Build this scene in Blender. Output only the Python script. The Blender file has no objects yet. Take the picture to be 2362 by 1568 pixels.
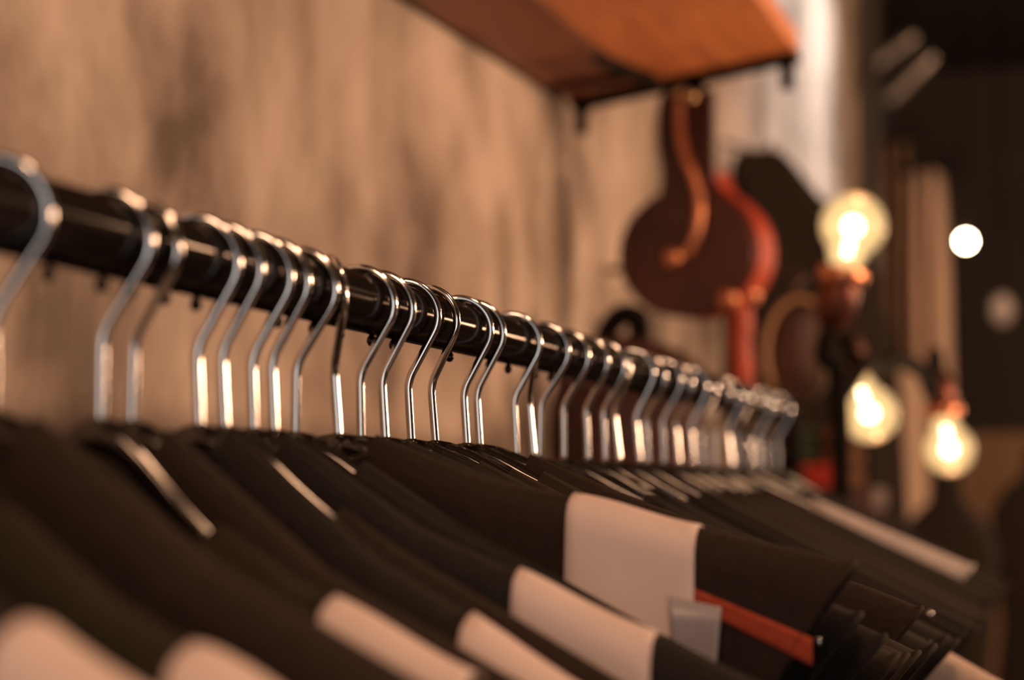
import bpy, bmesh, math, random
from mathutils import Vector, Matrix, noise
random.seed(7)
C = bpy.context.scene.collection
SC = bpy.context.scene
PI = math.pi

# ------------------------------------------------------------------ camera
FPX = 5025.0                                   # 50 mm lens on an APS-C sensor, in pixels of the 2362 frame
CAM = Vector((0.27, 0.0, 1.43))
YAW = math.atan(1299 / FPX * math.cos(math.atan(338 / FPX)))
PITCH = math.atan(338 / FPX)
FWD = Vector((-math.sin(YAW) * math.cos(PITCH), math.cos(YAW) * math.cos(PITCH), math.sin(PITCH)))
RGT = Vector((math.cos(YAW), math.sin(YAW), 0))
UPV = RGT.cross(FWD)
cd = bpy.data.cameras.new('camera')
cam = bpy.data.objects.new('camera', cd); C.objects.link(cam)
cam.location = CAM
cam.rotation_euler = Matrix((RGT, UPV, -FWD)).transposed().to_euler()
cd.sensor_width = 23.5
cd.lens = FPX / 2362 * 23.5
cd.clip_start = 0.02
cd.dof.use_dof = True
cd.dof.focus_distance = 0.93
cd.dof.aperture_fstop = 4.0
SC.camera = cam

# ------------------------------------------------------------------ world, lights, exposure
SC.view_settings.view_transform = 'Standard'
SC.view_settings.look = 'None'
SC.view_settings.gamma = 1
SC.view_settings.use_curve_mapping = False
SC.view_settings.exposure = 0.0
SC.cycles.use_denoising = True
SC.cycles.sample_clamp_indirect = 6.0
SC.cycles.max_bounces = 8
w = bpy.data.worlds.new('world'); SC.world = w; w.use_nodes = True
bg = w.node_tree.nodes['Background']
bg.inputs[0].default_value = (1.0, 0.78, 0.62, 1)
bg.inputs[1].default_value = 0.02

def area(name, loc, target, sx, sy, energy, col):
    l = bpy.data.lights.new(name, 'AREA'); l.shape = 'RECTANGLE'; l.size = sx; l.size_y = sy
    l.energy = energy; l.color = col
    o = bpy.data.objects.new(name, l); C.objects.link(o); o.location = loc
    o.rotation_euler = (Vector(target) - Vector(loc)).to_track_quat('-Z', 'Y').to_euler()
    return o
def point(name, loc, energy, col, rad):
    l = bpy.data.lights.new(name, 'POINT'); l.energy = energy; l.color = col; l.shadow_soft_size = rad
    o = bpy.data.objects.new(name, l); C.objects.link(o); o.location = loc
    return o
WARM = (1.0, 0.57, 0.33)
area('shop_window_light', (0.9, -2.9, 1.55), (0.0, 1.0, 1.5), 3.2, 1.2, 17, (1.0, 0.93, 0.88))
area('warm_fill_panel_light', (0.35, -0.95, 2.7), (0.0, 0.8, 1.4), 0.42, 0.42, 13, WARM)  # unseen panel added to warm the tags and highlight the hanger bars
point('ceiling_lamp_light_near', (0.75, 0.75, 2.75), 26, WARM, 0.10)
point('wall_lamp_light_near', (1.8, 1.95, 1.80), 50, WARM, 0.10)
point('wall_lamp_light_mid', (1.7, 2.6, 1.75), 82, WARM, 0.10)
point('back_room_fill_light', (2.2, 6.2, 2.6), 45, WARM, 0.08)  # added fill that lifts the blacks of the dark room
point('curtain_fill_light', (1.1, 4.9, 1.7), 30, WARM, 0.08)  # added fill to brighten the tan curtain
sl = bpy.data.lights.new('ceiling_spot_light', 'SPOT'); sl.energy = 100; sl.color = (0.96, 0.96, 0.95); sl.spot_size = math.radians(78); sl.spot_blend = 0.9; sl.shadow_soft_size = 0.04
so_ = bpy.data.objects.new('ceiling_spot_light', sl); C.objects.link(so_); so_.location = (0.5, 5.1, 3.1)
so_.rotation_euler = (Vector((-0.285, 4.75, 2.35)) - so_.location).to_track_quat('-Z', 'Y').to_euler()

# ------------------------------------------------------------------ helpers
def ray(px, py):
    return (FWD + RGT * ((px - 1181) / FPX) + UPV * ((784 - py) / FPX))
def atY(px, py, Y):
    d = ray(px, py); return CAM + d * ((Y - CAM.y) / d.y)
def atX(px, py, X):
    d = ray(px, py); return CAM + d * ((X - CAM.x) / d.x)
def link(name, me, mat, parent=None):
    o = bpy.data.objects.new(name, me); C.objects.link(o)
    if mat and not me.materials: me.materials.append(mat)
    if parent: o.parent = parent
    return o
def obj(name, bm, mat, parent=None, smooth=True):
    me = bpy.data.meshes.new(name)
    bmesh.ops.recalc_face_normals(bm, faces=bm.faces)
    bm.to_mesh(me); bm.free()
    if smooth:
        for p in me.polygons: p.use_smooth = True
    return link(name, me, mat, parent)
def pyd(name, v, f, mat, parent=None, smooth=True):
    bm = bmesh.new()
    vs = [bm.verts.new(p) for p in v]
    for q in f:
        try: bm.faces.new([vs[i] for i in q])
        except ValueError: pass
    return obj(name, bm, mat, parent, smooth)
def thing(name, label, cat, loc=(0, 0, 0), group=None):
    o = bpy.data.objects.new(name, None); C.objects.link(o); o.location = loc
    o.empty_display_size = 0.05
    return tag(o, label, cat, group)
def tag(o, label, cat, group=None):
    o['label'] = label; o['category'] = cat
    if group: o['group'] = group
    return o
def struct(o):
    o['kind'] = 'structure'; return o
def sharp(o, deg=35):
    m = o.modifiers.new('edges', 'EDGE_SPLIT'); m.split_angle = math.radians(deg); return o
def bevel(o, wd, seg=2):
    m = o.modifiers.new('bevel', 'BEVEL'); m.width = wd; m.segments = seg; m.limit_method = 'ANGLE'; return o
def box(bm, c, s, rot=None):
    r = bmesh.ops.create_cube(bm, size=1)
    M = Matrix.Translation(c) @ (rot.to_4x4() if rot else Matrix()) @ Matrix.Diagonal((s[0], s[1], s[2], 1))
    bmesh.ops.transform(bm, matrix=M, verts=r['verts'])
def frames(pts):
    out = []; n = len(pts); up = None
    for i in range(n):
        t = (pts[min(i + 1, n - 1)] - pts[max(i - 1, 0)]).normalized()
        if up is None:
            a = Vector((0, 1, 0)) if abs(t.y) < 0.9 else Vector((1, 0, 0))
            up = (a - t * a.dot(t)).normalized()
        else:
            up = (up - t * up.dot(t)).normalized()
        out.append((t, up, t.cross(up)))
    return out
def tube(bm, pts, r, seg=12, cap=True):
    pts = [Vector(p) for p in pts]; fr = frames(pts); rings = []
    for i, (p, (t, u, v)) in enumerate(zip(pts, fr)):
        rr = r[i] if isinstance(r, (list, tuple)) else r
        rings.append([bm.verts.new(p + (u * math.cos(a) + v * math.sin(a)) * rr) for a in [2 * PI * k / seg for k in range(seg)]])
    for a, b in zip(rings, rings[1:]):
        for k in range(seg):
            bm.faces.new((a[k], a[(k + 1) % seg], b[(k + 1) % seg], b[k]))
    if cap:
        bm.faces.new(rings[0]); bm.faces.new(rings[-1][::-1])
def lathe(bm, prof, M, seg=32):
    """prof: (radius, height) along local +Z, placed with matrix M"""
    rings = []
    for r, h in prof:
        if r < 1e-6:
            rings.append([bm.verts.new(M @ Vector((0, 0, h)))])
        else:
            rings.append([bm.verts.new(M @ Vector((r * math.cos(2 * PI * k / seg), r * math.sin(2 * PI * k / seg), h))) for k in range(seg)])
    for a, b in zip(rings, rings[1:]):
        for k in range(seg):
            k2 = (k + 1) % seg
            q = [a[k % len(a)], a[k2 % len(a)], b[k2 % len(b)], b[k % len(b)]]
            q2 = []
            for x in q:
                if x not in q2: q2.append(x)
            if len(q2) > 2: bm.faces.new(q2)
def align(loc, zdir):
    return Matrix.Translation(loc) @ Vector(zdir).to_track_quat('Z', 'Y').to_matrix().to_4x4()
def smoothpath(pts, n=8):
    P = [Vector(p) for p in pts]; P = [2 * P[0] - P[1]] + P + [2 * P[-1] - P[-2]]
    out = []
    for i in range(1, len(P) - 2):
        a, b, c, d = P[i - 1:i + 3]
        for k in range(n):
            t = k / n
            out.append(0.5 * ((2 * b) + (c - a) * t + (2 * a - 5 * b + 4 * c - d) * t * t + (3 * b - a - 3 * c + d) * t ** 3))
    out.append(P[-2]); return out

# ------------------------------------------------------------------ materials
def mat(name, col, rough=0.5, metal=0.0, **kw):
    m = bpy.data.materials.new(name); m.use_nodes = True
    b = m.node_tree.nodes['Principled BSDF']
    b.inputs['Base Color'].default_value = (*col, 1)
    b.inputs['Roughness'].default_value = rough
    b.inputs['Metallic'].default_value = metal
    for k, v in kw.items(): b.inputs[k.replace('_', ' ')].default_value = v
    return m
def noisy(m, cols, scale, stretch=(1, 1, 1), detail=5, rough=0.6, bump=0.0, dist=0.0, lo=0.3, hi=0.7, bscale=None):
    nt = m.node_tree; b = nt.nodes['Principled BSDF']
    tc = nt.nodes.new('ShaderNodeTexCoord'); mp = nt.nodes.new('ShaderNodeMapping')
    mp.inputs['Scale'].default_value = stretch
    nz = nt.nodes.new('ShaderNodeTexNoise'); nz.inputs['Scale'].default_value = scale
    nz.inputs['Detail'].default_value = detail; nz.inputs['Roughness'].default_value = rough; nz.inputs['Distortion'].default_value = dist
    cr = nt.nodes.new('ShaderNodeValToRGB')
    nt.links.new(tc.outputs['Object'], mp.inputs[0]); nt.links.new(mp.outputs[0], nz.inputs['Vector'])
    nt.links.new(nz.outputs['Fac'], cr.inputs[0])
    e = cr.color_ramp.elements
    while len(e) < len(cols): e.new(0.5)
    for i, c in enumerate(cols):
        e[i].position = lo + (hi - lo) * i / (len(cols) - 1); e[i].color = (*c, 1)
    nt.links.new(cr.outputs[0], b.inputs['Base Color'])
    if bump:
        bp = nt.nodes.new('ShaderNodeBump'); bp.inputs['Strength'].default_value = bump; bp.inputs['Distance'].default_value = 0.01 if scale < 100 else 0.0006
        src = nz
        if bscale:
            src = nt.nodes.new('ShaderNodeTexNoise'); src.inputs['Scale'].default_value = bscale; src.inputs['Detail'].default_value = 6
            nt.links.new(mp.outputs[0], src.inputs['Vector'])
        nt.links.new(src.outputs['Fac'], bp.inputs['Height']); nt.links.new(bp.outputs[0], b.inputs['Normal'])
    return m

M_plaster = noisy(mat('plaster', (.5, .4, .3), 0.85), [(.17, .130, .105), (.36, .285, .235), (.50, .41, .345), (.66, .55, .47)], 8.5, (1, 0.55, 0.5), 4, 0.55, 0.30, 0.2, 0.36, 0.63, 12)
M_darkwall = noisy(mat('dark_wall', (.05, .04, .035), 0.8), [(.045, .036, .031), (.075, .060, .050)], 2.0)
M_floor = noisy(mat('floor_concrete', (.15, .12, .1), 0.6), [(.10, .08, .065), (.18, .15, .12)], 3.0)
M_ceil = noisy(mat('ceiling_paint', (.04, .035, .03), 0.9), [(.03, .026, .022), (.05, .043, .036)], 2.5)
M_chrome = mat('chrome', (.74, .73, .72), 0.13, 1.0)
def gloss_black(name, base, rough, fac):
    m = bpy.data.materials.new(name); m.use_nodes = True; nt = m.node_tree
    nt.nodes.remove(nt.nodes['Principled BSDF'])
    d = nt.nodes.new('ShaderNodeBsdfDiffuse'); d.inputs[0].default_value = (*base, 1)
    g = nt.nodes.new('ShaderNodeBsdfGlossy'); g.inputs['Roughness'].default_value = rough; g.inputs[0].default_value = (1, .95, .9, 1)
    x = nt.nodes.new('ShaderNodeMixShader'); x.inputs[0].default_value = fac
    nt.links.new(d.outputs[0], x.inputs[1]); nt.links.new(g.outputs[0], x.inputs[2]); nt.links.new(x.outputs[0], nt.nodes['Material Output'].inputs[0])
    return m
M_rail = gloss_black('black_rail_paint', (.011, .009, .008), 0.12, 0.05)
M_hanger = gloss_black('black_lacquer', (.009, .007, .006), 0.09, 0.10)
def cloth(name, a, b, rough=0.9, sheen=0.0):
    return noisy(mat(name, a, rough, 0.0, Sheen_Weight=sheen, Sheen_Roughness=0.5, Specular_IOR_Level=0.15), [a, b], 260, (1, 1, 1), 2, 0.5, 0.25)
M_black = [cloth('black_cotton', (.014, .011, .010), (.021, .017, .014)),
           cloth('brown_black_wool', (.026, .016, .013), (.034, .022, .017)),
           cloth('olive_black_cotton', (.020, .016, .010), (.028, .022, .014)),
           cloth('charcoal_cotton', (.017, .014, .013), (.023, .020, .018))]
M_redcloth = cloth('red_cotton', (.34, .050, .022), (.42, .07, .03), 0.8, 0.1)
M_cream = cloth('cream_cotton', (.50, .38, .32), (.60, .47, .40))
M_satin = noisy(mat('silver_grey_satin', (.45, .38, .36), 0.32, 0.0, Sheen_Weight=0.3), [(.46, .40, .39), (.68, .58, .54)], 40, (1, 1, 1), 3)
M_paper = noisy(mat('white_paper', (.78, .74, .72), 0.7, 0.0), [(.74, .60, .56), (.84, .69, .64)], 18, (1, 1, 1), 3, 0.5, 0.1)
M_greytag = noisy(mat('grey_film', (.36, .32, .34), 0.35), [(.30, .27, .29), (.42, .38, .40)], 25)
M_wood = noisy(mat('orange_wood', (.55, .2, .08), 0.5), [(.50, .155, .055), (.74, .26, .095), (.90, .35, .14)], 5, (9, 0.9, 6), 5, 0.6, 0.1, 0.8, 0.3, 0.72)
M_wood_shaded = noisy(mat('shaded_orange_wood', (.3, .1, .05), 0.5), [(.14, .040, .018), (.24, .072, .030), (.30, .095, .04)], 5, (9, 0.9, 6), 5, 0.6, 0.1, 0.8, 0.3, 0.72)
M_iron = noisy(mat('black_iron', (.02, .016, .014), 0.7, 0.0, Specular_IOR_Level=0.04), [(.007, .006, .005), (.014, .011, .009)], 40)
M_redpaint = noisy(mat('red_iron_paint', (.30, .04, .02), 0.5, 0.0), [(.22, .022, .010), (.52, .065, .020)], 14)
M_redshade = noisy(mat('shaded_red_face', (.06, .014, .01), 0.42), [(.035, .010, .008), (.085, .018, .013)], 12)  # same red iron, with the front cheek's shade put into the colour
M_copper = noisy(mat('copper', (.75, .30, .16), 0.3, 0.9), [(.60, .22, .11), (.82, .36, .20)], 20)
M_brass = mat('brass', (.80, .55, .30), 0.28, 1.0)
M_bag = noisy(mat('dark_red_leather', (.06, .012, .01), 0.5), [(.030, .010, .008), (.075, .016, .012)], 22, (1, 1, 1), 4, 0.5, 0.2)
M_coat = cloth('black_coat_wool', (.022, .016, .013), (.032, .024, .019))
M_tan = noisy(mat('tan_curtain', (.5, .32, .2), 0.9), [(.55, .40, .29), (.72, .54, .42)], 6, (1, 1, .3))
M_brown = noisy(mat('brown_curtain', (.25, .15, .09), 0.9), [(.18, .105, .06), (.28, .17, .10)], 6, (1, 1, .3))
M_column = noisy(mat('column_plaster', (.5, .36, .26), 0.85), [(.42, .30, .21), (.58, .43, .32)], 5, (1, 1, .5))
M_litedge = noisy(mat('lit_edge_tan', (.45, .25, .12), 0.5), [(.36, .19, .09), (.50, .29, .15)], 20)
M_brownleather = noisy(mat('brown_leather', (.07, .03, .02), 0.5), [(.045, .02, .014), (.085, .034, .024)], 15)
M_green = cloth('dark_green_wool', (.03, .045, .03), (.045, .065, .042))
M_rust = cloth('rust_brown_wool', (.13, .055, .028), (.17, .075, .038))
M_redwool = cloth('bright_red_wool', (.34, .035, .02), (.45, .05, .03))
M_grey = mat('brushed_steel', (.45, .42, .40), 0.35, 1.0)

def emis(name, col, s):
    m = bpy.data.materials.new(name); m.use_nodes = True; nt = m.node_tree
    b = nt.nodes['Principled BSDF']; b.inputs['Base Color'].default_value = (*col, 1)
    b.inputs['Emission Color'].default_value = (*col, 1); b.inputs['Emission Strength'].default_value = s
    return m
M_fil = emis('hot_filament', (1.0, .82, .50), 22)
M_far = emis('far_bulb_glow', (1.0, .85, .58), 60)
def glow_glass():
    m = bpy.data.materials.new('lit_bulb_glass'); m.use_nodes = True; nt = m.node_tree
    for n in list(nt.nodes):
        if n.type == 'BSDF_PRINCIPLED': nt.nodes.remove(n)
    out = nt.nodes['Material Output']
    tr = nt.nodes.new('ShaderNodeBsdfTransparent'); tr.inputs[0].default_value = (1, .93, .78, 1)
    em = nt.nodes.new('ShaderNodeEmission'); em.inputs[0].default_value = (1, .64, .27, 1); em.inputs[1].default_value = 1.6
    gl = nt.nodes.new('ShaderNodeBsdfGlossy'); gl.inputs['Roughness'].default_value = 0.08
    m1 = nt.nodes.new('ShaderNodeMixShader'); m1.inputs[0].default_value = 0.50
    fr = nt.nodes.new('ShaderNodeFresnel'); fr.inputs[0].default_value = 1.3
    m2 = nt.nodes.new('ShaderNodeMixShader')
    nt.links.new(tr.outputs[0], m1.inputs[1]); nt.links.new(em.outputs[0], m1.inputs[2])
    nt.links.new(fr.outputs[0], m2.inputs[0]); nt.links.new(m1.outputs[0], m2.inputs[1]); nt.links.new(gl.outputs[0], m2.inputs[2])
    nt.links.new(m2.outputs[0], out.inputs[0])
    return m
M_glow = glow_glass()

# ------------------------------------------------------------------ room shell
WX = -0.285                                   # wall beside the rail
def slab(name, c, s, m):
    bm = bmesh.new(); box(bm, c, s); return struct(obj(name, bm, m, None, False))
slab('floor', (1.6, 3.0, -0.05), (6, 13.4, 0.1), M_floor)
slab('ceiling', (1.6, 3.0, 3.25), (6, 13.4, 0.1), M_ceil)
slab('wall_left', (WX - 0.1, 1.35, 1.6), (0.2, 9.3, 3.2), M_plaster)
slab('wall_right', (3.6, 3.0, 1.6), (0.2, 13.0, 3.2), M_darkwall)
slab('wall_back', (1.6, 9.5, 1.6), (4.2, 0.2, 3.2), M_darkwall)
slab('wall_front', (1.6, -3.4, 1.6), (4.2, 0.2, 3.2), M_darkwall)
slab('wall_corner', (-0.9, 8.0, 1.6), (0.2, 3.2, 3.2), M_darkwall)
slab('wall_return', (-0.6, 6.1, 1.6), (0.7, 0.2, 3.2), M_darkwall)
slab('trim_1', (WX + 0.012, 5.94, 1.6), (0.05, 0.13, 3.2), M_darkwall)
slab('baseboard_left', (WX + 0.008, 1.35, 0.06), (0.016, 9.2, 0.12), M_darkwall)

# ------------------------------------------------------------------ garment rail
RR = 0.0115
ZFOOT = CAM.z + 0.0172
HOOK_R, HOOK_CZ, WIRE = 0.0145, 0.0535, 0.00172
RZ = ZFOOT + HOOK_CZ + HOOK_R - WIRE - RR     # rail axis height: hooks hang on its top
RAIL_END = 2.12
rail = thing('garment_rail', 'black painted pipe rail running past the plaster wall, holding all the hangers', 'rail', (0, 0, 0))
bm = bmesh.new()
pts = [Vector((0, -0.45, RZ - 0.06))] + [Vector((0, -0.43 + 0.0, RZ - 0.02)), Vector((0, -0.41, RZ))] + [Vector((0, y, RZ)) for y in [-0.3, 0.2, 0.6, 1.0, 1.4, 1.8, RAIL_END - 0.04]]
pts += [Vector((0, RAIL_END - 0.01, RZ - 0.006)), Vector((0, RAIL_END + 0.006, RZ - 0.02)), Vector((0, RAIL_END + 0.012, RZ - 0.05))]
tube(bm, pts, RR, 32); obj('pipe', bm, M_rail, rail)
for yy, zt in ((-0.45, RZ - 0.05), (RAIL_END + 0.012, RZ - 0.04)):
    bm = bmesh.new(); tube(bm, [(0, yy, 0.012), (0, yy, zt)], RR * 0.98, 24); obj('post', bm, M_rail, rail)
    bm = bmesh.new(); lathe(bm, [(0, 0), (.055, 0), (.055, .008), (.02, .012), (.016, .03), (0, .03)], Matrix.Translation((0, yy, 0)), 24); obj('foot_flange', bm, M_iron, rail)
    bm = bmesh.new(); lathe(bm, [(0, -.014), (.0145, -.014), (.0155, -.011), (.0155, .011), (.0145, .014), (0, .014)], Matrix.Translation((0, yy, zt - 0.03)), 24); obj('collar_fitting', bm, M_iron, rail)
stud_me = None
for px, py in ((112, 605), (235, 648), (300, 656), (380, 684), (452, 684), (640, 735), (668, 737), (723, 750), (784, 765), (857, 771), (908, 796), (1037, 821), (1128, 836), (1172, 845), (1235, 860), (1270, 868)):
    p = atX(px, py, -0.001)
    if stud_me is None:
        bm = bmesh.new(); lathe(bm, [(0, -.0052), (.0012, -.0048), (.0019, -.0036), (.0020, -.0026), (.0016, -.0014), (.0010, -.0006), (.0010, .003), (0, .003)], Matrix(), 14)
        so = obj('stud', bm, M_rail, rail); stud_me = so.data
    else:
        so = link('stud', stud_me, None, rail)
    so.location = (-0.001, p.y, RZ - RR + 0.0004)

# ------------------------------------------------------------------ hangers
ORD = ['first', 'second', 'third', 'fourth', 'fifth', 'sixth', 'seventh', 'eighth', 'ninth', 'tenth', 'eleventh', 'twelfth', 'thirteenth', 'fourteenth', 'fifteenth', 'sixteenth', 'seventeenth', 'eighteenth', 'nineteenth', 'twentieth']
ORD += ['twenty-' + x for x in ORD[:9]] + ['thirtieth'] + ['thirty-' + x for x in ORD[:9]] + ['fortieth']
# foot pixel x, lean in degrees, hook swivel, shoulder slope, crest bump (mm), neck start (mm), shoulder end (mm)
HG = [
    ('y', 0.400, 1, 6, .58, 20, 30, 190), ('y', 0.455, 0, -8, .54, 23, 32, 190),
    (-24, 0, 28, .54, 15, 13, 200), (231, 0, 8, .49, 26, 37, 200), (303, -0.8, -6, .54, 21, 12, 198), (460, 2.7, 10, .60, 17, 12, 200),
    (519, 3.2, 8, .57, 16, 40, 196), (585, 2.2, 10, .43, 17, 12, 195), (633, 2.9, 4, .51, 11, 32, 195), (681, -0.5, 3, .53, 10, 26, 195),
    (781, 4.4, -48, .225, 9.5, 15, 190), (833, 1.4, 4, .36, 5, 20, 192), (889, 3.6, 5, .40, 6, 24, 196), (949, 3.5, 12, .45, 6, 30, 198),
    (1005, 4.6, -5, .46, 6, 34, 198), (1077, 3.7, 18, .47, 6, 36, 200), (1107, 3.6, 6, .38, 5, 24, 200),
    (1191, 2.8, 10, .46, 6, 30, 202), (1230, 5.2, -52, .48, 6, 40, 198), (1245, -1.0, 4, .48, 6, 40, 200), (1300, 0.4, 0, .47, 6, 46, 204),
    (1356, 2.7, -3, .50, 6, 46, 204), (1396, 2.7, 0, .555, 9, 44, 243), (1428, 6.5, 40, .51, 6, 42, 200), (1475, 5.5, 8, .50, 6, 40, 206), (1494, 2.5, -4, .51, 6, 40, 203),
    (1532, 2.8, 5, .50, 6, 40, 205), (1566, 5.0, -4, .51, 6, 40, 206), (1600, 4.6, 10, .51, 6, 40, 204), (1622, 3, 30, .485, 6, 40, 204), (1649, 1.8, -8, .475, 6, 40, 205),
    (1687, 6.0, 5, .43, 5, 64, 186), (1703, 3, 25, .52, 6, 40, 205), (1733, 4.5, -10, .50, 6, 40, 206), (1752, 3.5, 12, .52, 6, 40, 205), (1768, 3, -5, .53, 6, 40, 206), (1796, 2.5, 8, .52, 6, 40, 208)]
def hook_path():
    c = Vector((-0.0005, 0, HOOK_CZ)); R = HOOK_R
    P = [Vector((0, 0, -0.012)), Vector((0, 0, 0)), Vector((0, 0, 0.012)), Vector((0, 0, 0.0215))]
    a, k = Vector((0, 0, 0.0225)), Vector((0, 0, 0.0265))
    tp = c + Vector((math.cos(math.radians(-32)), 0, math.sin(math.radians(-32)))) * R
    b = k + (tp - k) * 0.20
    for i in range(7):
        t = i / 6; P.append(a * (1 - t) ** 2 + k * 2 * t * (1 - t) + b * t * t)
    P.append(k + (tp - k) * 0.5); P.append(k + (tp - k) * 0.8)
    for i in range(34):
        g = math.radians(-32 + i * (232 / 33)); P.append(c + Vector((math.cos(g), 0, math.sin(g))) * R)
    return P
bm = bmesh.new(); hp = hook_path(); tube(bm, hp, WIRE, 14)
lathe(bm, [(0, -.0022), (.0016, -.0016), (.0022, 0), (.0016, .0016), (0, .0022)], Matrix.Translation(hp[-1]), 12)
hook_me = obj('hook_shape', bm, M_chrome).data
bpy.data.objects.remove(bpy.data.objects['hook_shape'])

HS = []
for h in HG:
    if h[0] == 'y':
        lean = math.radians(h[2]); Y = h[1]; rest = h[3:]
        dx = (HOOK_CZ + HOOK_R) * math.sin(lean)
    else:
        lean = math.radians(h[1]); dx = (HOOK_CZ + HOOK_R) * math.sin(lean); rest = h[2:]
        Y = atX(h[0], 985 + 100 * max(0, h[0]) / 1800, dx).y
    HS.append(dict(Y=Y, dx=dx, lean=lean, sw=math.radians(rest[0]), sl=rest[1], b=rest[2] / 1000, s0=rest[3] / 1000, L=rest[4] / 1000))
HS.sort(key=lambda q: q['Y'])
for i, q in enumerate(HS):
    if i >= 17: q['dz'] = 0.0048          # the far hangers hang a touch lower on their hooks
    q['gf'] = q['Y'] - HS[i - 1]['Y'] if i else 0.05
    q['gb'] = HS[i + 1]['Y'] - q['Y'] if i + 1 < len(HS) else 0.05
def drop(q, s):
    a = abs(s)
    return q['sl'] * (math.sqrt(a * a + 0.016 ** 2) - 0.016) + q['b'] * (1 - math.exp(-(a / 0.030) ** 2)) - 0.0012 + q.get('dz', 0.0)
def make_hanger(i, q):
    r = thing('clothes_hanger', 'black lacquered hanger with chrome hook, %s from the near end of the rail' % ORD[i], 'hanger', (q['dx'], q['Y'], ZFOOT), 'hangers along the black rail')
    hk = link('hook', hook_me, None, r)
    hk.rotation_euler = (Matrix.Rotation(-q['lean'], 3, 'Y') @ Matrix.Rotation(q['sw'], 3, 'Z')).to_euler()
    # turning about the foot: put the hook so its crown stays on top of the rail
    top = hk.rotation_euler.to_matrix() @ Vector((0, 0, HOOK_CZ + HOOK_R))
    hk.location = (-q['dx'] - top.x, -top.y, HOOK_CZ + HOOK_R - top.z)
    th = min(0.0055, 0.33 * min(q['gf'], q['gb']))
    bm = bmesh.new(); rings = []
    n = 52; Lb = q['L'] - 0.004
    for k in range(n + 1):
        u = -1 + 2 * k / n; s = math.copysign(abs(u) ** 1.35, u) * Lb
        e = (1 - abs(u) ** 14)
        hh = 0.013 * (0.45 + 0.55 * e); t2 = th * (0.5 + 0.5 * e) * (1.12 if abs(s) < 0.03 else 1.0)
        z = -drop(q, s) + 0.0012
        ch = t2 * 0.55
        prof = [(-t2, -hh + ch), (-t2, -ch * 0.9), (-t2 * 0.86, -ch * 0.38), (-ch * 0.45, 0), (ch * 0.45, 0), (t2 * 0.86, -ch * 0.38), (t2, -ch * 0.9), (t2, -hh + ch), (t2 - ch, -hh), (-t2 + ch, -hh)]
        rings.append([bm.verts.new((s, y, z + zz)) for y, zz in prof])
    m = len(rings[0])
    for a, b in zip(rings, rings[1:]):
        for k in range(m): bm.faces.new((a[k], a[(k + 1) % m], b[(k + 1) % m], b[k]))
    bm.faces.new(rings[0]); bm.faces.new(rings[-1][::-1])
    obj('shoulder_bar', bm, M_hanger, r)
    bm = bmesh.new(); lathe(bm, [(0, 0), (.0027, 0), (.0027, .0012), (.0020, .0018), (0, .0018)], Matrix.Translation((0, 0, 0.0008 - q.get('dz', 0.0))), 14)
    obj('ferrule', bm, M_hanger, r)
    return r

# ------------------------------------------------------------------ garments
DEP = [0.0, 0.0015, 0.004, 0.008, 0.014, 0.024, 0.040, 0.065, 0.10, 0.14, 0.20, 0.28, 0.38, 0.50, 0.60]
def shrink(d):           # armhole cut in below the shoulder point, then the side seam
    if d < 0.14: return 0.055 * math.sin(PI / 2 * d / 0.14)
    return 0.055 - 0.025 * min(1, (d - 0.14) / 0.2)
def offs(q, s, d, side, seed):
    t = q['tf'] if side < 0 else q['tb']
    base = t * (1 - math.exp(-d / 0.0028))
    wr = 0.0022 * noise.noise(Vector((s * 22 + seed * 7.1, d * 7, seed * 3.3 + side))) * min(1, d / 0.05)
    return side * max(0.0, base + wr * min(1, t / 0.012))
def gpoint(q, s, d, side, seed, extra=0.0):
    z = -drop(q, s) + 0.0040 - d + 0.0008 * noise.noise(Vector((s * 30, seed * 5.7, 0)))
    return Vector((s, offs(q, s, d, side, seed) + side * extra, z))
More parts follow.
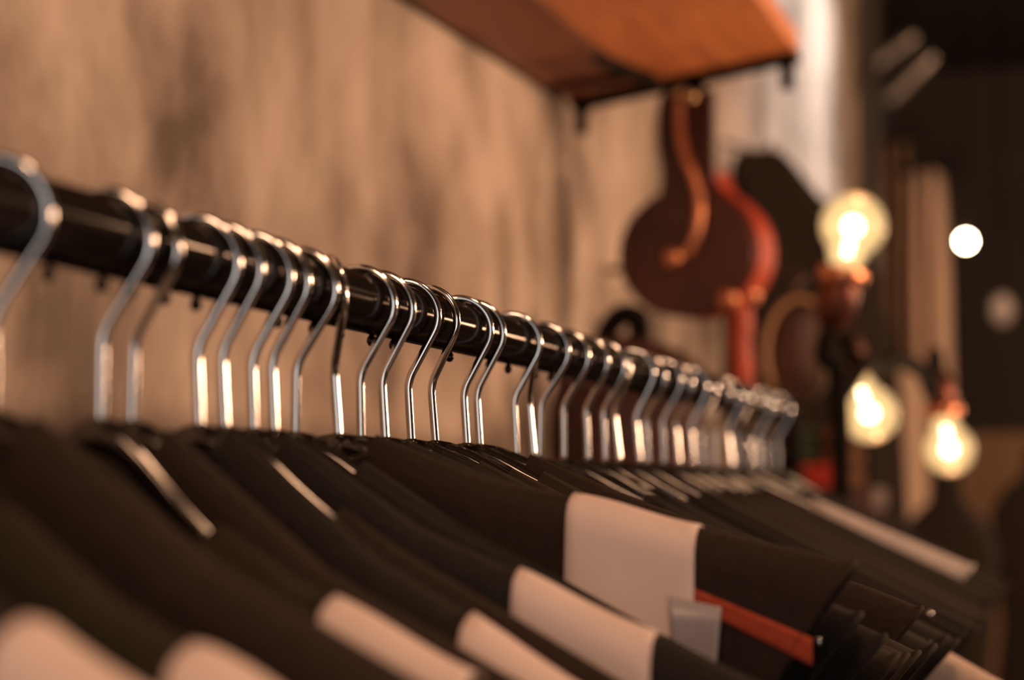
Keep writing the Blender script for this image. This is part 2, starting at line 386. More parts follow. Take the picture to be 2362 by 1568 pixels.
def make_garment(i, q, m, label, name='sleeveless_top'):
    q['seed'] = seed = i * 1.37
    if i == 31: q['scoop'] = 0.070
    q['tf'] = max(0.0045, min(0.017, 0.44 * q['gf'])); q['tb'] = max(0.0045, min(0.017, 0.44 * q['gb']))
    r = thing(name, label, 'garment', (q['dx'], q['Y'], ZFOOT), 'tops hanging on the black rail')
    s0, L = q['s0'], q['L']
    us = [-1, -.985, -.95] + [-.9 + .06 * k for k in range(11)]
    pos = [x for x in us if abs(x) * L > s0 * 1.15] + [-s0 / L]
    neck = [-s0 / L * math.cos(PI * k / 10) for k in range(1, 10)]
    cols = pos + neck + [-x for x in reversed(pos)]
    bm = bmesh.new(); grid = {}
    for side in (-1, 1):
        for c, u in enumerate(cols):
            inneck = abs(u) * L < s0 - 1e-6
            dn = 0.0
            if inneck: dn = (q.get('scoop', 0.006) if side < 0 else q.get('scoop', 0.006) * 0.85) * math.sqrt(max(0, 1 - (u * L / s0) ** 2)) + 0.008
            for k, d in enumerate(DEP):
                dd = dn + d * (1 - dn / 0.6)
                s = u * (L - shrink(dd) * min(1, max(0, (abs(u) - 0.25) / 0.75)) ** 1.5)
                if k == 0 and not inneck and (1, c, k) not in grid and side == 1:
                    grid[(1, c, 0)] = grid[(-1, c, 0)]; continue
                p = gpoint(q, s, dd, side, seed)
                grid[(side, c, k)] = bm.verts.new(p)
    for side in (-1, 1):
        for c in range(len(cols) - 1):
            for k in range(len(DEP) - 1):
                q4 = [grid[(side, c, k)], grid[(side, c + 1, k)], grid[(side, c + 1, k + 1)], grid[(side, c, k + 1)]]
                q5 = []
                for v in q4:
                    if v not in q5: q5.append(v)
                try: bm.faces.new(q5)
                except ValueError: pass
    # side seams below the armholes
    for c in (0, len(cols) - 1):
        for k in range(9, len(DEP) - 1):
            bm.faces.new([grid[(-1, c, k)], grid[(-1, c, k + 1)], grid[(1, c, k + 1)], grid[(1, c, k)]])
    b = obj('body', bm, m, r)
    # neckband: ring of ribbing round the neck opening
    ring = []
    for side in (-1, 1):
        ks = range(11) if side < 0 else range(10, -1, -1)
        for k in ks:
            u = -s0 * math.cos(PI * k / 10)
            dn = (q.get('scoop', 0.006) if side < 0 else q.get('scoop', 0.006) * 0.85) * math.sqrt(max(0, 1 - (u / s0) ** 2)) + 0.007
            t = offs(q, u, dn, side, seed)
            ring.append(Vector((u, t, -drop(q, u) - dn + 0.0044)))
    bm = bmesh.new(); tube(bm, ring[:11], min(0.0016, q['tf'] * .3), 8); tube(bm, ring[11:], min(0.0016, q['tf'] * .3), 8); obj('neckband', bm, m, r)
    # armhole bindings
    for sg in (-1, 1):
        line = []
        for side in (-1, 1):
            ds = [x for x in DEP if x <= 0.14]
            for d in (reversed(ds) if side < 0 else ds[1:]):
                line.append(gpoint(q, sg * (L - shrink(d)), d, side, seed, 0.0))
        bm = bmesh.new(); tube(bm, line, 0.0013, 8); obj('armhole_binding', bm, m, r)
    q['root'] = r
    return r
GL = {}
for i, q in enumerate(HS):
    make_hanger(i, q)
    m = M_black[[0, 2, 1, 2, 1, 0, 1, 3, 0, 3, 1, 0][i % 12]]
    lab = 'black sleeveless top on the %s hanger from the near end' % ORD[i]
    if i == 10: lab = 'black sleeveless top with red trim band, under the topmost white tag'
    if i == 22: m, lab = M_cream, 'pale cream top whose shoulder tip sticks out beside the aisle'
    if i == 31: m, lab = M_satin, 'shiny silver grey top among black tops towards the far end'
    make_garment(i, q, m, lab)
# bright metal studs on two of the black tops
def patch(name, i, top, bot, ext, m, par, n=14, curl=0.0):
    # top, bot: [(s, z)] left and right ends of a strip lying on the front of a top
    q = HS[i]; V = []; F = []
    for r_ in range(5):
        for c in range(n):
            u = c / (n - 1); v = r_ / 4
            ss = (top[0][0] * (1 - u) + top[1][0] * u) * (1 - v) + (bot[0][0] * (1 - u) + bot[1][0] * u) * v
            zz = (top[0][1] * (1 - u) + top[1][1] * u) * (1 - v) + (bot[0][1] * (1 - u) + bot[1][1] * u) * v
            d = max(0.003, -drop(q, ss) + 0.0040 - zz)
            p = gpoint(q, ss, d, -1, q['seed'], ext); p.z = zz; p.y -= curl * v * v + curl * (u - .5) ** 2
            V.append(p)
    for r_ in range(4):
        for c in range(n - 1): F.append((r_ * n + c, r_ * n + c + 1, (r_ + 1) * n + c + 1, (r_ + 1) * n + c))
    o = pyd(name, V, F, m, par); sm = o.modifiers.new('thickness', 'SOLIDIFY'); sm.thickness = 0.0007
    return o
o = patch('trim_band', 10, [(.118, -.0455), (.1766, -.0690)], [(.118, -.0505), (.1766, -.0785)], 0.0012, M_redcloth, HS[10]['root']); o['label'] = 'red trim band'
def stud_on(i, s, d):
    q = HS[i]; p = gpoint(q, s, d, -1, q['seed'], 0.0)
    bm = bmesh.new(); lathe(bm, [(0, .0016), (.0013, .0013), (.0019, .0004), (.0020, -.001)], align(p, (0.1, -1, 0.1)), 14)
    o = obj('metal_stud', bm, M_chrome, q['root']); o['label'] = 'small bright metal stud'
def stud_at(i, x, z):
    q = HS[i]; s_ = x - q['dx']; stud_on(i, s_, -drop(q, s_) + 0.004 - (z - ZFOOT))
stud_at(11, 0.1800, 1.3745); stud_at(23, 0.1884, 1.3575)

# ------------------------------------------------------------------ paper tags over the shoulders
def make_tag(i, a, b, h, label, m=None, back=0.014, flare=0.004, name='paper_tag', seed=0.0, skew=0.0):
    q = HS[i]; V = []; F = []; nc = 13
    rows = [('b', back), ('b', back * .5), ('b', .004), ('b', .0015), ('f', 0.0), ('f', .0015), ('f', .004), ('f', .008)] + [('f', .008 + (h - .008) * k / 9) for k in range(1, 10)]
    for sd, d in rows:
        for c in range(nc):
            u = c / (nc - 1); s = a + (b - a) * u + skew * d
            side = 1 if sd == 'b' else -1
            p = gpoint(q, s, d, side, q['seed'], 0.0016)
            f = d / h
            p.y += -side * 0 - (flare * f * f + 0.0018 * math.sin(u * PI * 1.6 + seed) * f + 0.003 * (u ** 4) * f) if side < 0 else 0
            p.z = -drop(q, a + (b - a) * u) + 0.0056 - d + 0.0008 * math.sin(u * 5 + seed)
            V.append(p)
    for k in range(len(rows) - 1):
        for c in range(nc - 1):
            F.append((k * nc + c, k * nc + c + 1, (k + 1) * nc + c + 1, (k + 1) * nc + c))
    o = pyd(name, V, F, m or M_paper)
    o.location = (q['dx'], q['Y'], ZFOOT)
    sm = o.modifiers.new('thickness', 'SOLIDIFY'); sm.thickness = 0.0005; sm.offset = 1
    tag(o, label, 'tag', 'tags folded over the shoulders of the tops')
    return o
make_tag(10, .090, .136, .050, 'white paper tag, topmost and sharpest, with a pinhole, folded over a black shoulder', seed=.5)
make_tag(7, .093, .138, .055, 'white paper tag just below the topmost tag, square left corner', seed=1.4)
make_tag(5, .090, .150, .060, 'white paper tag lowest of the three overlapping tags, dull pink', seed=2.2)
make_tag(3, .072, .112, .055, 'blurred cream tag alone left of the three overlapping tags', seed=.9)
make_tag(1, .080, .112, .050, 'small blurred cream tag between two larger blurred tags', seed=.2)
make_tag(0, .066, .105, .055, 'large blurred cream tag, nearest to the near end of the rail', seed=2.8)
o = patch('film_tag', 10, [(.128, -.0550), (.1465, -.0585)], [(.130, -.090), (.1445, -.083)], 0.0075, M_greytag, None, 14, 0.002)
o.location = (HS[10]['dx'], HS[10]['Y'], ZFOOT); tag(o, 'small grey film tag beside the topmost white tag, over the red trim', 'tag', 'tags folded over the shoulders of the tops')

# ------------------------------------------------------------------ wooden shelf above
FL = atX(1322, 239, WX + 0.012); YF = FL.y
FR = atY(1842, 124, YF - 0.0)
NLp = atX(946, 0, WX + 0.012); NRp = atY(1759, 0, YF - 0.30)
def ext(a, b, Y):
    t = (Y - a.y) / (b.y - a.y); return a + (b - a) * t
NR_d = (FR - CAM)
YN = 1.15
NL = ext(FL, NLp, YN)
# near right corner: shelf of even width
NR = NL + (FR - FL)
shelf = thing('wall_shelf', 'orange wooden plank shelf with black iron end strip fixed high on the plaster wall', 'shelf', FL)
def plank(u0, u1, m):
    th = Vector((0, 0, 0.024)); g = 0.0015
    def P(u, v): return (FL + (FR - FL) * u) * (1 - v) + (NL + (NR - NL) * u) * v - FL
    V = [P(u0, 0), P(u1, 0), P(u1, 1), P(u0, 1)]; V += [p + th for p in V]
    o = pyd('plank', V, [(0, 1, 2, 3), (7, 6, 5, 4), (0, 4, 5, 1), (1, 5, 6, 2), (2, 6, 7, 3), (3, 7, 4, 0)], m, shelf, False)
    bevel(o, 0.0015); return o
plank(0, .335, M_wood_shaded); plank(.34, .665, M_wood); plank(.67, 1.0, M_wood)  # pulley's shadow on the underside is put into the left plank's colour
ex = (FR - FL).normalized(); ey = Vector((0, 1, 0))
def bar(name, a, b, w_, t_, m, par, dz=0.0):
    a, b = Vector(a), Vector(b); bm = bmesh.new()
    x = (b - a).normalized(); y = (ey - x * ey.dot(x)).normalized(); z = x.cross(y)
    box(bm, (a + b) / 2 + z * dz, ((b - a).length, w_, t_), Matrix((x, y, z)).transposed())
    o = obj(name, bm, m, par, False); bevel(o, 0.001); return o
Z0 = Vector((0, 0, 0))
bar('end_strip', Vector((0, .004, .008)), FR - FL + Vector((0, .004, .008)), 0.006, 0.034, M_iron, shelf)
bar('end_flange', Vector((0, -.012, -.003)), FR - FL + Vector((0, -.012, -.003)), 0.030, 0.005, M_iron, shelf)
for u in (0.05, 0.955):
    bm = bmesh.new(); p = (FR - FL) * u + Vector((0, -.012, -.006))
    lathe(bm, [(0, .003), (.011, .003), (.011, -.006), (.0072, -.0065), (.0072, -.032), (.006, -.034), (0, -.034)], Matrix.Translation(p), 6 * 3)
    obj('bolt', bm, M_iron, shelf)
def under(u, y, dz):
    v = (YF - y) / (YF - YN); return (FL + (FR - FL) * u) * (1 - v) + (NL + (NR - NL) * u) * v + Vector((0, 0, dz))
bar('cross_batten', under(.02, YF - .13, -.003) - FL, under(.42, YF - .09, -.003) - FL, 0.013, 0.006, M_iron, shelf)

# ------------------------------------------------------------------ red pulley block hanging from the shelf end
PZ = YF - 0.02
K = (atY(1590, 580, PZ) - CAM).length / FPX      # metres per pixel there
pc = atY(1580, 582, PZ)
tocam = (CAM - pc).normalized()
nrm = (Matrix.Rotation(math.radians(-24), 3, 'Z') @ tocam); nrm.z = 0; nrm.normalize()
ax = Vector((0, 0, 1)).cross(nrm).normalized() * 1.0     # to the picture's right
if ax.dot(RGT) < 0: ax = -ax
az = Vector((0, 0, 1))
pul = thing('pulley_block', 'red iron pulley block with round cheeks hanging from the shelf end by its neck', 'pulley', pc)
cs = 1 / max(0.3, ax.dot(RGT))
def L2(x, y, d=0.0): return ax * (x * K * cs) + az * (y * K) + nrm * d
def keyhole(sc=1.0):
    R = 150 * sc; out = []
    for k in range(41):
        g = math.radians(112 + k * (360 - 44) / 40); out.append((R * math.cos(g), R * math.sin(g)))
    return out + [(66 * sc, 165), (64, 230), (64, 300), (64, 372), (-52, 372), (-60, 330), (-62, 260), (-52, 190)]
def extrude(name, outl, d0, d1, m, par, smooth=False):
    n = len(outl); V = [L2(x, y, d0) for x, y in outl] + [L2(x, y, d1) for x, y in outl]
    F = [tuple(range(n)), tuple(range(2 * n - 1, n - 1, -1))] + [(k, (k + 1) % n, n + (k + 1) % n, n + k) for k in range(n)]
    o = pyd(name, V, F, m, par, smooth); return o
kh = keyhole()
o = extrude('cheek_plate', kh, 0.0, -0.010, M_redshade, pul); bevel(o, .002)
kb2 = [(x, min(y, 190)) for x, y in kh[:44]] + [(-50, 190)]
kb2 = [p for k, p in enumerate(kb2) if k < 42 or k == 44] if False else [(x, y) for x, y in kh[:41]] + [(62, 165), (54, 195), (-40, 195)]
o = extrude('cheek_plate', kb2, -0.046, -0.054, M_redpaint, pul); bevel(o, .002)
circ = [(147 * math.cos(2 * PI * k / 48), 147 * math.sin(2 * PI * k / 48)) for k in range(48)]
bm = bmesh.new()
lathe(bm, [(0, -.046), (147 * K, -.046), (147 * K, -.043), (128 * K, -.037), (124 * K, -.029), (128 * K, -.021), (147 * K, -.014), (147 * K, -.010), (0, -.010)], align(Z0, nrm), 48)
sharp(obj('sheave', bm, M_redpaint, pul), 50)
# right hand side band joining the cheeks
bm = bmesh.new()
arc = [(152 * math.cos(math.radians(g)), 152 * math.sin(math.radians(g))) for g in range(-50, 62, 6)] + [(66, 150), (60, 182)]
va = []
for x, y in arc:
    l = math.hypot(x, y); ux, uy = x / l, y / l
    va.append([bm.verts.new(L2(x, y, -.006)), bm.verts.new(L2(x, y, -.050)), bm.verts.new(L2(x + 7 * ux, y + 7 * uy, -.050)), bm.verts.new(L2(x + 7 * ux, y + 7 * uy, -.006))])
for a, b in zip(va, va[1:]):
    for k in range(4): bm.faces.new((a[k], a[(k + 1) % 4], b[(k + 1) % 4], b[k]))
bm.faces.new(va[0]); bm.faces.new(va[-1][::-1])
o = sharp(obj('side_band', bm, M_redpaint, pul), 40)
bm = bmesh.new(); tube(bm, [L2(x, y, .006) for x, y in [(p.x, p.y) for p in smoothpath([(-8, 355, 0), (-4, 290, 0), (8, 225, 0), (28, 165, 0), (38, 110, 0), (32, 45, 0), (14, 0, 0), (-14, -14, 0)], 6)]], 0.0058, 12)
o = obj('rib_highlight', bm, M_copper, pul); o['label'] = 'curved raised rim, its highlight put in as copper colour'  # highlight along the raised rim, put into the copper colour
bm = bmesh.new(); lathe(bm, [(0, .016), (.009, .016), (.011, .010), (.011, -.001)], align(L2(-18, -14, 0), nrm), 16); obj('axle_bolt', bm, M_copper, pul)
for x, y in ((-6, 368), (22, 356)):
    bm = bmesh.new(); lathe(bm, [(0, .010), (.005, .009), (.007, .004), (.007, 0)], align(L2(x, y, .004), nrm), 14); obj('neck_rivet', bm, M_brass, pul)
bm = bmesh.new(); tube(bm, [L2(x, y, -.034) for x, y in ((-2, 360), (-2, 410))], .011, 14); obj('hanging_pin', bm, M_iron, pul)
bm = bmesh.new(); tube(bm, [L2(p.x, p.y, -.034) for p in smoothpath([(92, -120, 0), (96, -165, 0), (92, -215, 0), (98, -290, 0), (96, -330, 0)], 6)], [0.013] * 25, 14); o = obj('lower_link', bm, M_redpaint, pul)
bm = bmesh.new(); lathe(bm, [(0, .006), (.010, .005), (.013, 0), (.010, -.004)], align(L2(92, -112, -.004), nrm), 16); obj('link_rivet', bm, M_copper, pul)
bm = bmesh.new(); lathe(bm, [(0, .006), (.010, .005), (.013, 0), (.010, -.004)], align(L2(118, -100, -.03), nrm), 16); obj('link_rivet', bm, M_copper, pul)
# its mounting arm under the shelf
V = []
for (px, py), wd in (((1372, 112), 22), ((1440, 138), 40), ((1500, 165), 52), ((1545, 186), 30)):
    nn = (FR - FL).cross(NL - FL); d_ = ray(px, py); p = CAM + d_ * ((FL - CAM).dot(nn) / d_.dot(nn)) + Vector((0, 0, -.004))
    V.append((p - pc, wd * K))
vv = []; 
for p, wd in V: vv += [p + ey * wd, p - ey * wd, p - ey * wd - Vector((0, 0, .012)), p + ey * wd - Vector((0, 0, .012))]
F = [(0, 1, 2, 3), (15, 14, 13, 12)]
for k in range(3):
    for j in range(4): F.append((4 * k + j, 4 * k + (j + 1) % 4, 4 * k + 4 + (j + 1) % 4, 4 * k + 4 + j))
o = pyd('mounting_arm', vv, F, M_iron, pul, False)

# ------------------------------------------------------------------ dark red bag on the wall behind the hooks
YB = 2.22
bc = atY(1450, 900, YB)
bag = thing('shoulder_bag', 'dark red leather bag with black loop handle hanging low on the wall behind the hooks', 'bag', bc)
kb = (bc - CAM).length / FPX
prof = [(-175, -260), (-185, -100), (-165, 20), (-110, 90), (-40, 130), (60, 120), (140, 85), (190, 30), (205, -100), (200, -260)]
prof = [(p.x, p.y) for p in smoothpath([(x, y, 0) for x, y in prof], 4)]
n = len(prof); V = []; F = []
for d, g in ((0.0, .88), (-.012, .97), (-.03, 1.0), (-.05, .97), (-.062, .88)):
    for x, y in prof: V.append((RGT * (x * kb * g) + Vector((0, 0, (y + 60) * kb * g - 60 * kb)) - Vector((RGT.y, -RGT.x, 0)) * d * -1))
for k in range(4):
    for j in range(n): F.append((k * n + j, k * n + (j + 1) % n, (k + 1) * n + (j + 1) % n, (k + 1) * n + j))
F += [tuple(range(n)), tuple(range(5 * n - 1, 4 * n - 1, -1))]
o = pyd('bag_body', V, F, M_bag, bag); sharp(o, 60)
bm = bmesh.new(); tube(bm, [RGT * (x * kb) + Vector((0, 0, y * kb)) + Vector((0, .03, 0)) for x, y in [(p.x, p.y) for p in smoothpath([(-70, 90, 0), (-62, 140, 0), (-30, 178, 0), (8, 170, 0), (12, 120, 0)], 6)]], 0.012, 12); obj('handle', bm, M_iron, bag)
bm = bmesh.new(); tube(bm, [RGT * (x * kb) + Vector((0, -.035, y * kb)) for x, y in [(p.x, p.y) for p in smoothpath([(-150, 30, 0), (-60, 0, 0), (60, -5, 0), (170, 20, 0)], 6)]], 0.006, 10); obj('flap_edge', bm, M_bag, bag)

# ------------------------------------------------------------------ brown round leather case with its lit edge put in as a tan band, beyond the rail end
YD = 2.55
dc = atY(1850, 815, YD); kd = (dc - CAM).length / FPX
rc = thing('round_case', 'dark brown round leather case with its lit edge put in as a tan band, below the pulley', 'case', dc)
nd = (Vector((CAM.x - .25, CAM.y, CAM.z)) - dc).normalized()
M = align(Z0, nd)
bm = bmesh.new(); lathe(bm, [(0, .022), (56 * kd, .020), (66 * kd, .014), (70 * kd, .004), (70 * kd, -.03), (64 * kd, -.036), (0, -.036)], M @ Matrix.Diagonal((1, 1, 1, 1)), 40)
for v in bm.verts: v.co.z *= 1.62
obj('case_body', bm, M_brownleather, rc)
bm = bmesh.new(); va = []
for k in range(30):
    g = math.radians(70 + k * 150 / 29); rr = 74 * kd
    for_ = RGT * (math.cos(g) * rr) + Vector((0, 0, math.sin(g) * rr * 1.62))
    out = RGT * math.cos(g) + Vector((0, 0, math.sin(g)))
    va.append([bm.verts.new(for_ + nd * .026), bm.verts.new(for_ + out * .006 + nd * .022), bm.verts.new(for_ + out * .006 - nd * .03), bm.verts.new(for_ - nd * .03)])
for a, b in zip(va, va[1:]):
    for k in range(4): bm.faces.new((a[k], a[(k + 1) % 4], b[(k + 1) % 4], b[k]))
o = obj('lit_edge_band', bm, M_litedge, rc); o['label'] = 'tan band standing in for the lit edge'
bm = bmesh.new(); tube(bm, smoothpath([Vector((0, .01, 112 * kd)), Vector((-.012, .02, 150 * kd)), Vector((-.02, .05, 200 * kd)), Vector((WX - dc.x, .06, 215 * kd))], 6), 0.004, 8); obj('hanging_cord', bm, M_brownleather, rc)

# ------------------------------------------------------------------ black coat shape added to darken the wall behind the pulley
YC = 3.55
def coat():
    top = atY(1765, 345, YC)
    r = thing('dark_coat_stand_in', 'black coat shape added to darken the wall behind the pulley and lamp', 'coat', top)
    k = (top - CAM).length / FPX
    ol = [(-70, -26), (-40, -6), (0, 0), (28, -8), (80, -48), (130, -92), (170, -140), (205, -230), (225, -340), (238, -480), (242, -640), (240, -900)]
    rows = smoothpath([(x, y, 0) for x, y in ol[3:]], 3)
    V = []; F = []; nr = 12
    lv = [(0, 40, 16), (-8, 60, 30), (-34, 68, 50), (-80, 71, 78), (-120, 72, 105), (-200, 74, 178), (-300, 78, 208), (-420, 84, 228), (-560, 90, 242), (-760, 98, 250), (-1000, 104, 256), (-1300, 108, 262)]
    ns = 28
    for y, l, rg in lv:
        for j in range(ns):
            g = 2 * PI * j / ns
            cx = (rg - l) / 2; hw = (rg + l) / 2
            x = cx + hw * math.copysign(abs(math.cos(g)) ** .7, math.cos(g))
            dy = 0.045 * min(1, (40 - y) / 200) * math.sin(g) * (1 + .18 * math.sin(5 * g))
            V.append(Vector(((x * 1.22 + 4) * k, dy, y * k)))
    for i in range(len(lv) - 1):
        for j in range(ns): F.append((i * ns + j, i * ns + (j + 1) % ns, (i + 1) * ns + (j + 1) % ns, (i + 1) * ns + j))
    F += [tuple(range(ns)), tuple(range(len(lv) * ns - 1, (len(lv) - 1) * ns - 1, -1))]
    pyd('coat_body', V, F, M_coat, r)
    bm = bmesh.new(); tube(bm, smoothpath([Vector((-.03, -.035, -.05)), Vector((-.005, -.052, -.14)), Vector((.0, -.055, -.3)), Vector((.005, -.055, -.6))], 6), .006, 8); obj('lapel', bm, M_coat, r)
    bm = bmesh.new(); tube(bm, smoothpath([Vector((WX - top.x, 0, .015)), Vector((-.03, 0, .0)), Vector((0, 0, -.012)), Vector((.01, 0, .012))], 5), .004, 8); obj('wall_hook', bm, M_iron, r)
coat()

# ------------------------------------------------------------------ pipe lamp stand with three bare bulbs
Y1 = 2.20
b1 = atY(1968, 520, Y1); s1 = atY(1948, 612, Y1); k1 = (b1 - CAM).length / FPX
base = atY(1936, 800, Y1 + .03)
lamp = thing('pipe_lamp', 'dark pipe lamp stand with three glowing bare bulbs behind the rail end', 'lamp', (base.x, base.y, 0))
O = Vector((base.x, base.y, 0))
def bulb(c, neck, rad, par, energy, idx):
    d = (c - neck).normalized(); M = align(c - O, d)
    sc = rad / .03
    prof = []
    for k in range(22):
        g = math.radians(90 - k * 6.6); prof.append((.03 * math.cos(g), .03 * math.sin(g)))
    prof[0] = (0, .03)
    prof += [(.0165, -.031), (.0145, -.037), (.0138, -.043)]
    bm = bmesh.new(); lathe(bm, [(r * sc, h * sc) for r, h in prof], M, 36)
    bo = obj('bulb', bm, M_glow, par); bo['label'] = 'glowing clear glass bulb'
    bm = bmesh.new()
    lathe(bm, [(.0085 * sc * math.cos(math.radians(g)) if abs(g) < 90 else 0, .0085 * sc * math.sin(math.radians(g)) - .001 * sc) for g in range(-90, 91, 15)], M, 18)
    lathe(bm, [(.004 * sc * math.cos(math.radians(g)) if abs(g) < 90 else 0, .004 * sc * math.sin(math.radians(g)) - .017 * sc) for g in range(-90, 91, 18)], M, 14)
    lathe(bm, [(0, -.028 * sc), (.0028 * sc, -.028 * sc), (.0028 * sc, -.020 * sc), (0, -.020 * sc)], M, 12)
    f = obj('filament', bm, M_fil, bo)
    p = point('bulb_light', c + d * .0, energy, WARM, rad * .9); p.parent = None
    # socket
    bm = bmesh.new(); lathe(bm, [(0, -.040), (.0215, -.040), (.0225, -.043), (.0225, -.051), (.0205, -.054), (.014, -.054)], M @ Matrix.Diagonal((sc, sc, sc, 1)), 30)
    fl = sharp(obj('socket_ring', bm, M_copper, par), 40); fl['label'] = 'pinkish copper socket ring'
    bm = bmesh.new(); lathe(bm, [(.017, -.053), (.0185, -.058), (.0185, -.082), (.014, -.092), (.009, -.098), (0, -.098)], M @ Matrix.Diagonal((sc, sc, sc, 1)), 30)
    so = sharp(obj('socket', bm, M_brass2, par), 40)
    bm = bmesh.new(); lathe(bm, [(0, .003), (.003, .0024), (.0042, 0), (.004, -.002)], align(M @ Vector((0, 0, -.087)) * 1.0 + Vector((-.002, -.0145, 0)), (-.1, -1, .1)), 14)
    obj('socket_screw', bm, M_brass, so)
    return M @ Vector((0, 0, -.096 * sc)), d
M_brass2 = noisy(mat('aged_copper_socket', (.25, .07, .03), 0.35, 0.7), [(.05, .022, .018), (.17, .045, .022)], 30)
e1, d1 = bulb(b1, s1, 75 * k1, lamp, 0.45, 1)
Y2 = 2.32
b2 = atY(2006, 955, Y2); n2 = atY(1982, 888, Y2); k2 = (b2 - CAM).length / FPX
e2, d2 = bulb(b2, n2, 65 * k2, lamp, 0.35, 2)
Y3 = 2.62
b3 = atY(2190, 1037, Y3); n3 = atY(2180, 975, Y3); k3 = (b3 - CAM).length / FPX
e3, d3 = bulb(b3, n3, 56 * k3, lamp, 0.4, 3)
bm = bmesh.new(); tube(bm, smoothpath([e1, e1 - d1 * .03, Vector((0, 0, e1.z - .09)), Vector((0, 0, .9)), Vector((0, 0, .02))], 8), .010, 16); obj('upright_pipe', bm, M_iron, lamp)
bm = bmesh.new(); lathe(bm, [(0, 0), (.055, 0), (.055, .02), (.03, .026), (.018, .05), (0, .05)], Matrix(), 36); obj('lamp_base', bm, M_iron, lamp)
q1 = atY(2075, 830, 2.44) - O; q2 = atY(2128, 858, 2.53) - O; q3 = atY(2150, 905, 2.58) - O
bm = bmesh.new(); tube(bm, smoothpath([Vector((0, 0, q1.z - .05)), Vector((.02, .05, q1.z - .012)), atY(2015, 848, 2.34) - O, q1, q2, q3, e3 - d3 * .02, e3], 8), .0095, 14); obj('curved_arm', bm, M_iron, lamp)
bm = bmesh.new(); tube(bm, smoothpath([e2, e2 - d2 * .015, e2 - d2 * .03 + Vector((0, .01, .0)), Vector((.015, .05, q1.z - .02))], 6), .0085, 12); obj('short_arm', bm, M_iron, lamp)

# ------------------------------------------------------------------ behind: folded knitwear on a side table, column, curtains, lights
YT = 3.1
tt = atY(1850, 1125, YT)
tab = thing('side_table', 'small dark wooden side table behind the rail end under the folded knitwear', 'table', (tt.x, YT, 0))
bm = bmesh.new(); box(bm, (0, 0, tt.z - .015), (.22, .22, .03)); bevel(obj('table_top', bm, M_brownleather, tab, False), .003)
for sx in (-1, 1):
    for sy in (-1, 1):
        bm = bmesh.new(); box(bm, (sx * .085, sy * .085, (tt.z - .03) / 2), (.035, .035, tt.z - .03)); bevel(obj('leg', bm, M_brownleather, tab, False), .002)
def folded(px, z, wx, h, m, label, dy=0):
    c = atY(px, 1100, YT); bm = bmesh.new()
    nseg = 10; V = []
    for k in range(3):
        box(bm, (0, 0, h * (k + .5) / 3), (wx * (1 - .03 * k), .2, h / 3 * .92))
    o = obj('folded_knit', bm, m, None, True); o.location = (c.x, YT - dy, z)
    m2 = o.modifiers.new('bevel', 'BEVEL'); m2.width = h / 3 * .42; m2.segments = 3; m2.limit_method = 'NONE'
    return tag(o, label, 'knitwear', 'folded knitwear on the side table')
folded(1885, tt.z, .075, .032, M_redwool, 'folded red sweater on the dark side table', .02)
folded(1852, tt.z + .033, .06, .05, M_green, 'folded dark green sweater on top of the red sweater')
folded(1945, tt.z, .045, .085, M_rust, 'folded rust brown sweater beside the green and red ones', 0)

def curtain(name, px0, px1, Y, ztop, m, label, amp=.02, folds=4, taper=None):
    a = atY(px0, 800, Y); b = atY(px1, 800, Y); W = b.x - a.x
    r = thing(name, label, 'curtain', ((a.x + b.x) / 2, Y, 0))
    V = []; F = []; nu, nv = 60, 24
    for j in range(nv + 1):
        v = j / nv; z = .02 + (ztop - .02) * v
        for i in range(nu + 1):
            u = i / nu
            x = (u - .5) * W * (taper(z) if taper else 1)
            V.append((x + .012 * math.sin(v * 5), amp * math.sin(u * folds * 2 * PI + .6 * math.sin(v * 4)), z))
    for j in range(nv):
        for i in range(nu): F.append((j * (nu + 1) + i, j * (nu + 1) + i + 1, (j + 1) * (nu + 1) + i + 1, (j + 1) * (nu + 1) + i))
    o = pyd('fabric_panel', V, F, m, r); s = o.modifiers.new('thickness', 'SOLIDIFY'); s.thickness = .004
    bm = bmesh.new(); tube(bm, [(-W * .7, 0, ztop + .012), (W * .7, 0, ztop + .012)], .012, 12); obj('curtain_rod', bm, M_iron, r)
    return r
zt = atY(2060, 330, 6.4).z
curtain('brown_curtain', 1990, 2105, 6.4, zt, M_brown, 'brown curtain hanging at the end of the plaster wall', .03, 3)
zt = atY(2140, 400, 5.9).z
z8 = atY(2140, 640, 5.9).z
curtain('tan_curtain', 2096, 2200, 5.9, zt, M_tan, 'pale tan curtain panel in deep folds beside the dark opening', .06, 2.3, lambda z: 1.0 if z < z8 else 1.0 - .30 * ((z - z8) / (zt - z8)))
cp = atY(2085, 1100, 5.0); zc = atY(2085, 860, 5.0).z
col = thing('display_column', 'pale plaster display column standing under the curved lamp arm', 'column', (cp.x, 5.0, 0))
bm = bmesh.new(); lathe(bm, [(0, 0), (.075, 0), (.075, .05), (.05, .07), (.048, zc - .06), (.06, zc - .04), (.06, zc), (0, zc)], Matrix(), 32); sharp(obj('shaft', bm, M_column, col), 40)

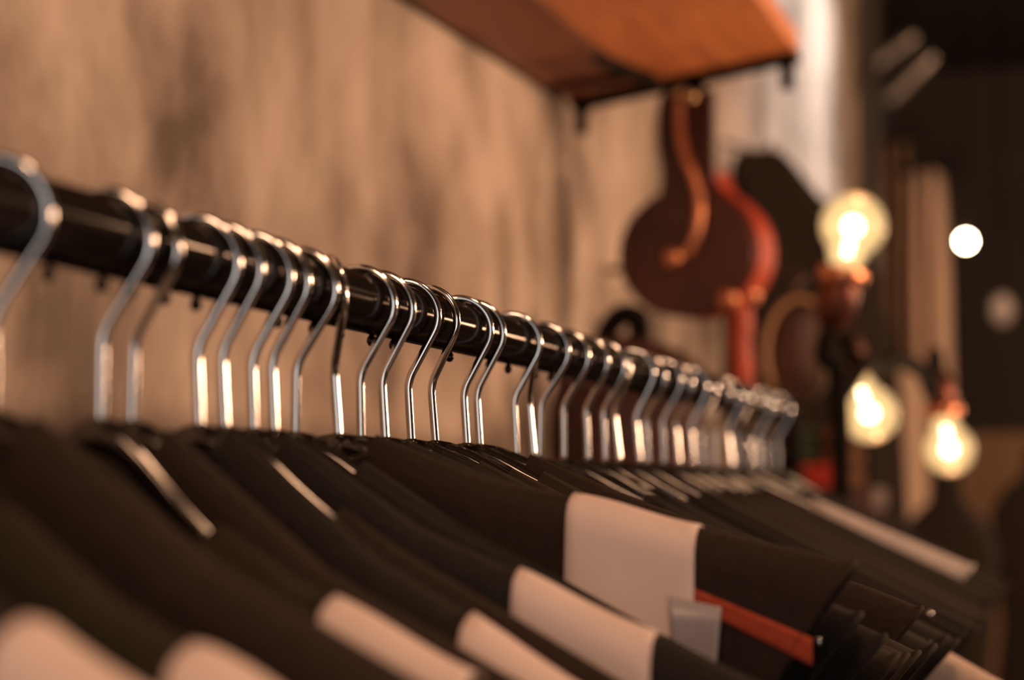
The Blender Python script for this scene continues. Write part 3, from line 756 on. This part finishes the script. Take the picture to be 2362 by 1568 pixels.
def mannequin(px, Y, top_py, wd, label):
    p = atY(px, top_py, Y); r = thing('dress_form', label, 'dress form', (p.x, Y, 0)); zt = p.z
    bm = bmesh.new()
    lathe(bm, [(0, zt), (.025, zt), (.03, zt - .03), (.035, zt - .06), (wd * .75, zt - .10), (wd, zt - .15), (wd * .95, zt - .25), (wd * .78, zt - .40), (wd * .95, zt - .55), (wd, zt - .62), (0, zt - .62)], Matrix.Diagonal((1, .6, 1, 1)), 32); obj('torso', bm, M_coat, r)
    bm = bmesh.new(); tube(bm, [(0, 0, .03), (0, 0, zt - .6)], .014, 12); obj('stand_pole', bm, M_iron, r)
    bm = bmesh.new(); lathe(bm, [(0, 0), (.14, 0), (.14, .012), (.02, .03), (0, .03)], Matrix(), 30); obj('stand_base', bm, M_iron, r)
mannequin(2182, 4.4, 1085, .10, 'dark dress form standing beyond the lowest glowing bulb')
mannequin(2395, 5.1, 1030, .11, 'dark dress form at the edge of the aisle by the dark wall')
# pale panel in the gap between the dress forms
pp = atY(2250, 1130, 6.6); bm = bmesh.new(); zt2 = atY(2250, 1000, 6.6).z
box(bm, (0, 0, zt2 / 2), (.34, .05, zt2)); o = bevel(obj('low_partition', bm, M_brown, None, False), .006); o.location = (pp.x + .12, 6.6, 0)
tag(o, 'low brown partition board standing behind the dress forms', 'partition')

# far pendant bulb in the dark room
YP = 6.8
pb = atY(2228, 556, YP)
pend = thing('pendant_lamp', 'small bare pendant bulb glowing white far off in the dark room', 'lamp', pb)
bm = bmesh.new(); lathe(bm, [(.017 * math.cos(math.radians(g)) if abs(g) < 90 else 0, .017 * math.sin(math.radians(g))) for g in range(-90, 91, 12)], Matrix(), 20); obj('bulb', bm, M_far, pend)
bm = bmesh.new(); lathe(bm, [(0, .018), (.012, .018), (.013, .05), (.006, .06), (0, .06)], Matrix(), 18); obj('socket', bm, M_iron, pend)
bm = bmesh.new(); tube(bm, [(0, 0, .06), (0, 0, 3.2 - pb.z)], .003, 8); obj('cord', bm, M_iron, pend)
point('pendant_light', pb + Vector((0, -.06, -.03)), 3, WARM, .03)
# faint steel lamp shades up in the dark
def shade(px, py, Y, tilt, label, L_=.30):
    p = atY(px, py, Y); r = thing('spot_lamp', label, 'lamp', p)
    d = (RGT * math.cos(tilt) + Vector((0, 0, math.sin(tilt)))).normalized()
    bm = bmesh.new(); lathe(bm, [(0, L_ / 2), (.03, L_ / 2), (.035, L_ / 2 - .02), (.035, -L_ / 2), (.032, -L_ / 2), (.03, L_ / 2 - .04)], align(Z0, d), 24); sharp(obj('shade', bm, M_grey, r), 40)
    bm = bmesh.new(); tube(bm, [Vector((0, 0, .03)), Vector((0, 0, 3.2 - p.z))], .006, 8); obj('drop_rod', bm, M_iron, r)
shade(2060, 115, 6.9, math.radians(38), 'upper dark steel spot lamp faintly shining near the ceiling', .15)
shade(2095, 180, 6.9, math.radians(46), 'lower dark steel spot lamp faintly shining near the ceiling', .20)
p = atY(2312, 715, 7.2)
g = thing('wall_lamp', 'faint grey round unlit globe lamp in the dark room', 'lamp', p)
bm = bmesh.new(); lathe(bm, [(.035 * math.cos(math.radians(a)) if abs(a) < 90 else 0, .05 * math.sin(math.radians(a))) for a in range(-90, 91, 12)], Matrix(), 20); obj('globe', bm, M_satin, g)
bm = bmesh.new(); tube(bm, [(0, 0, .045), (0, 0, 3.2 - p.z)], .005, 8); obj('drop_rod', bm, M_iron, g)
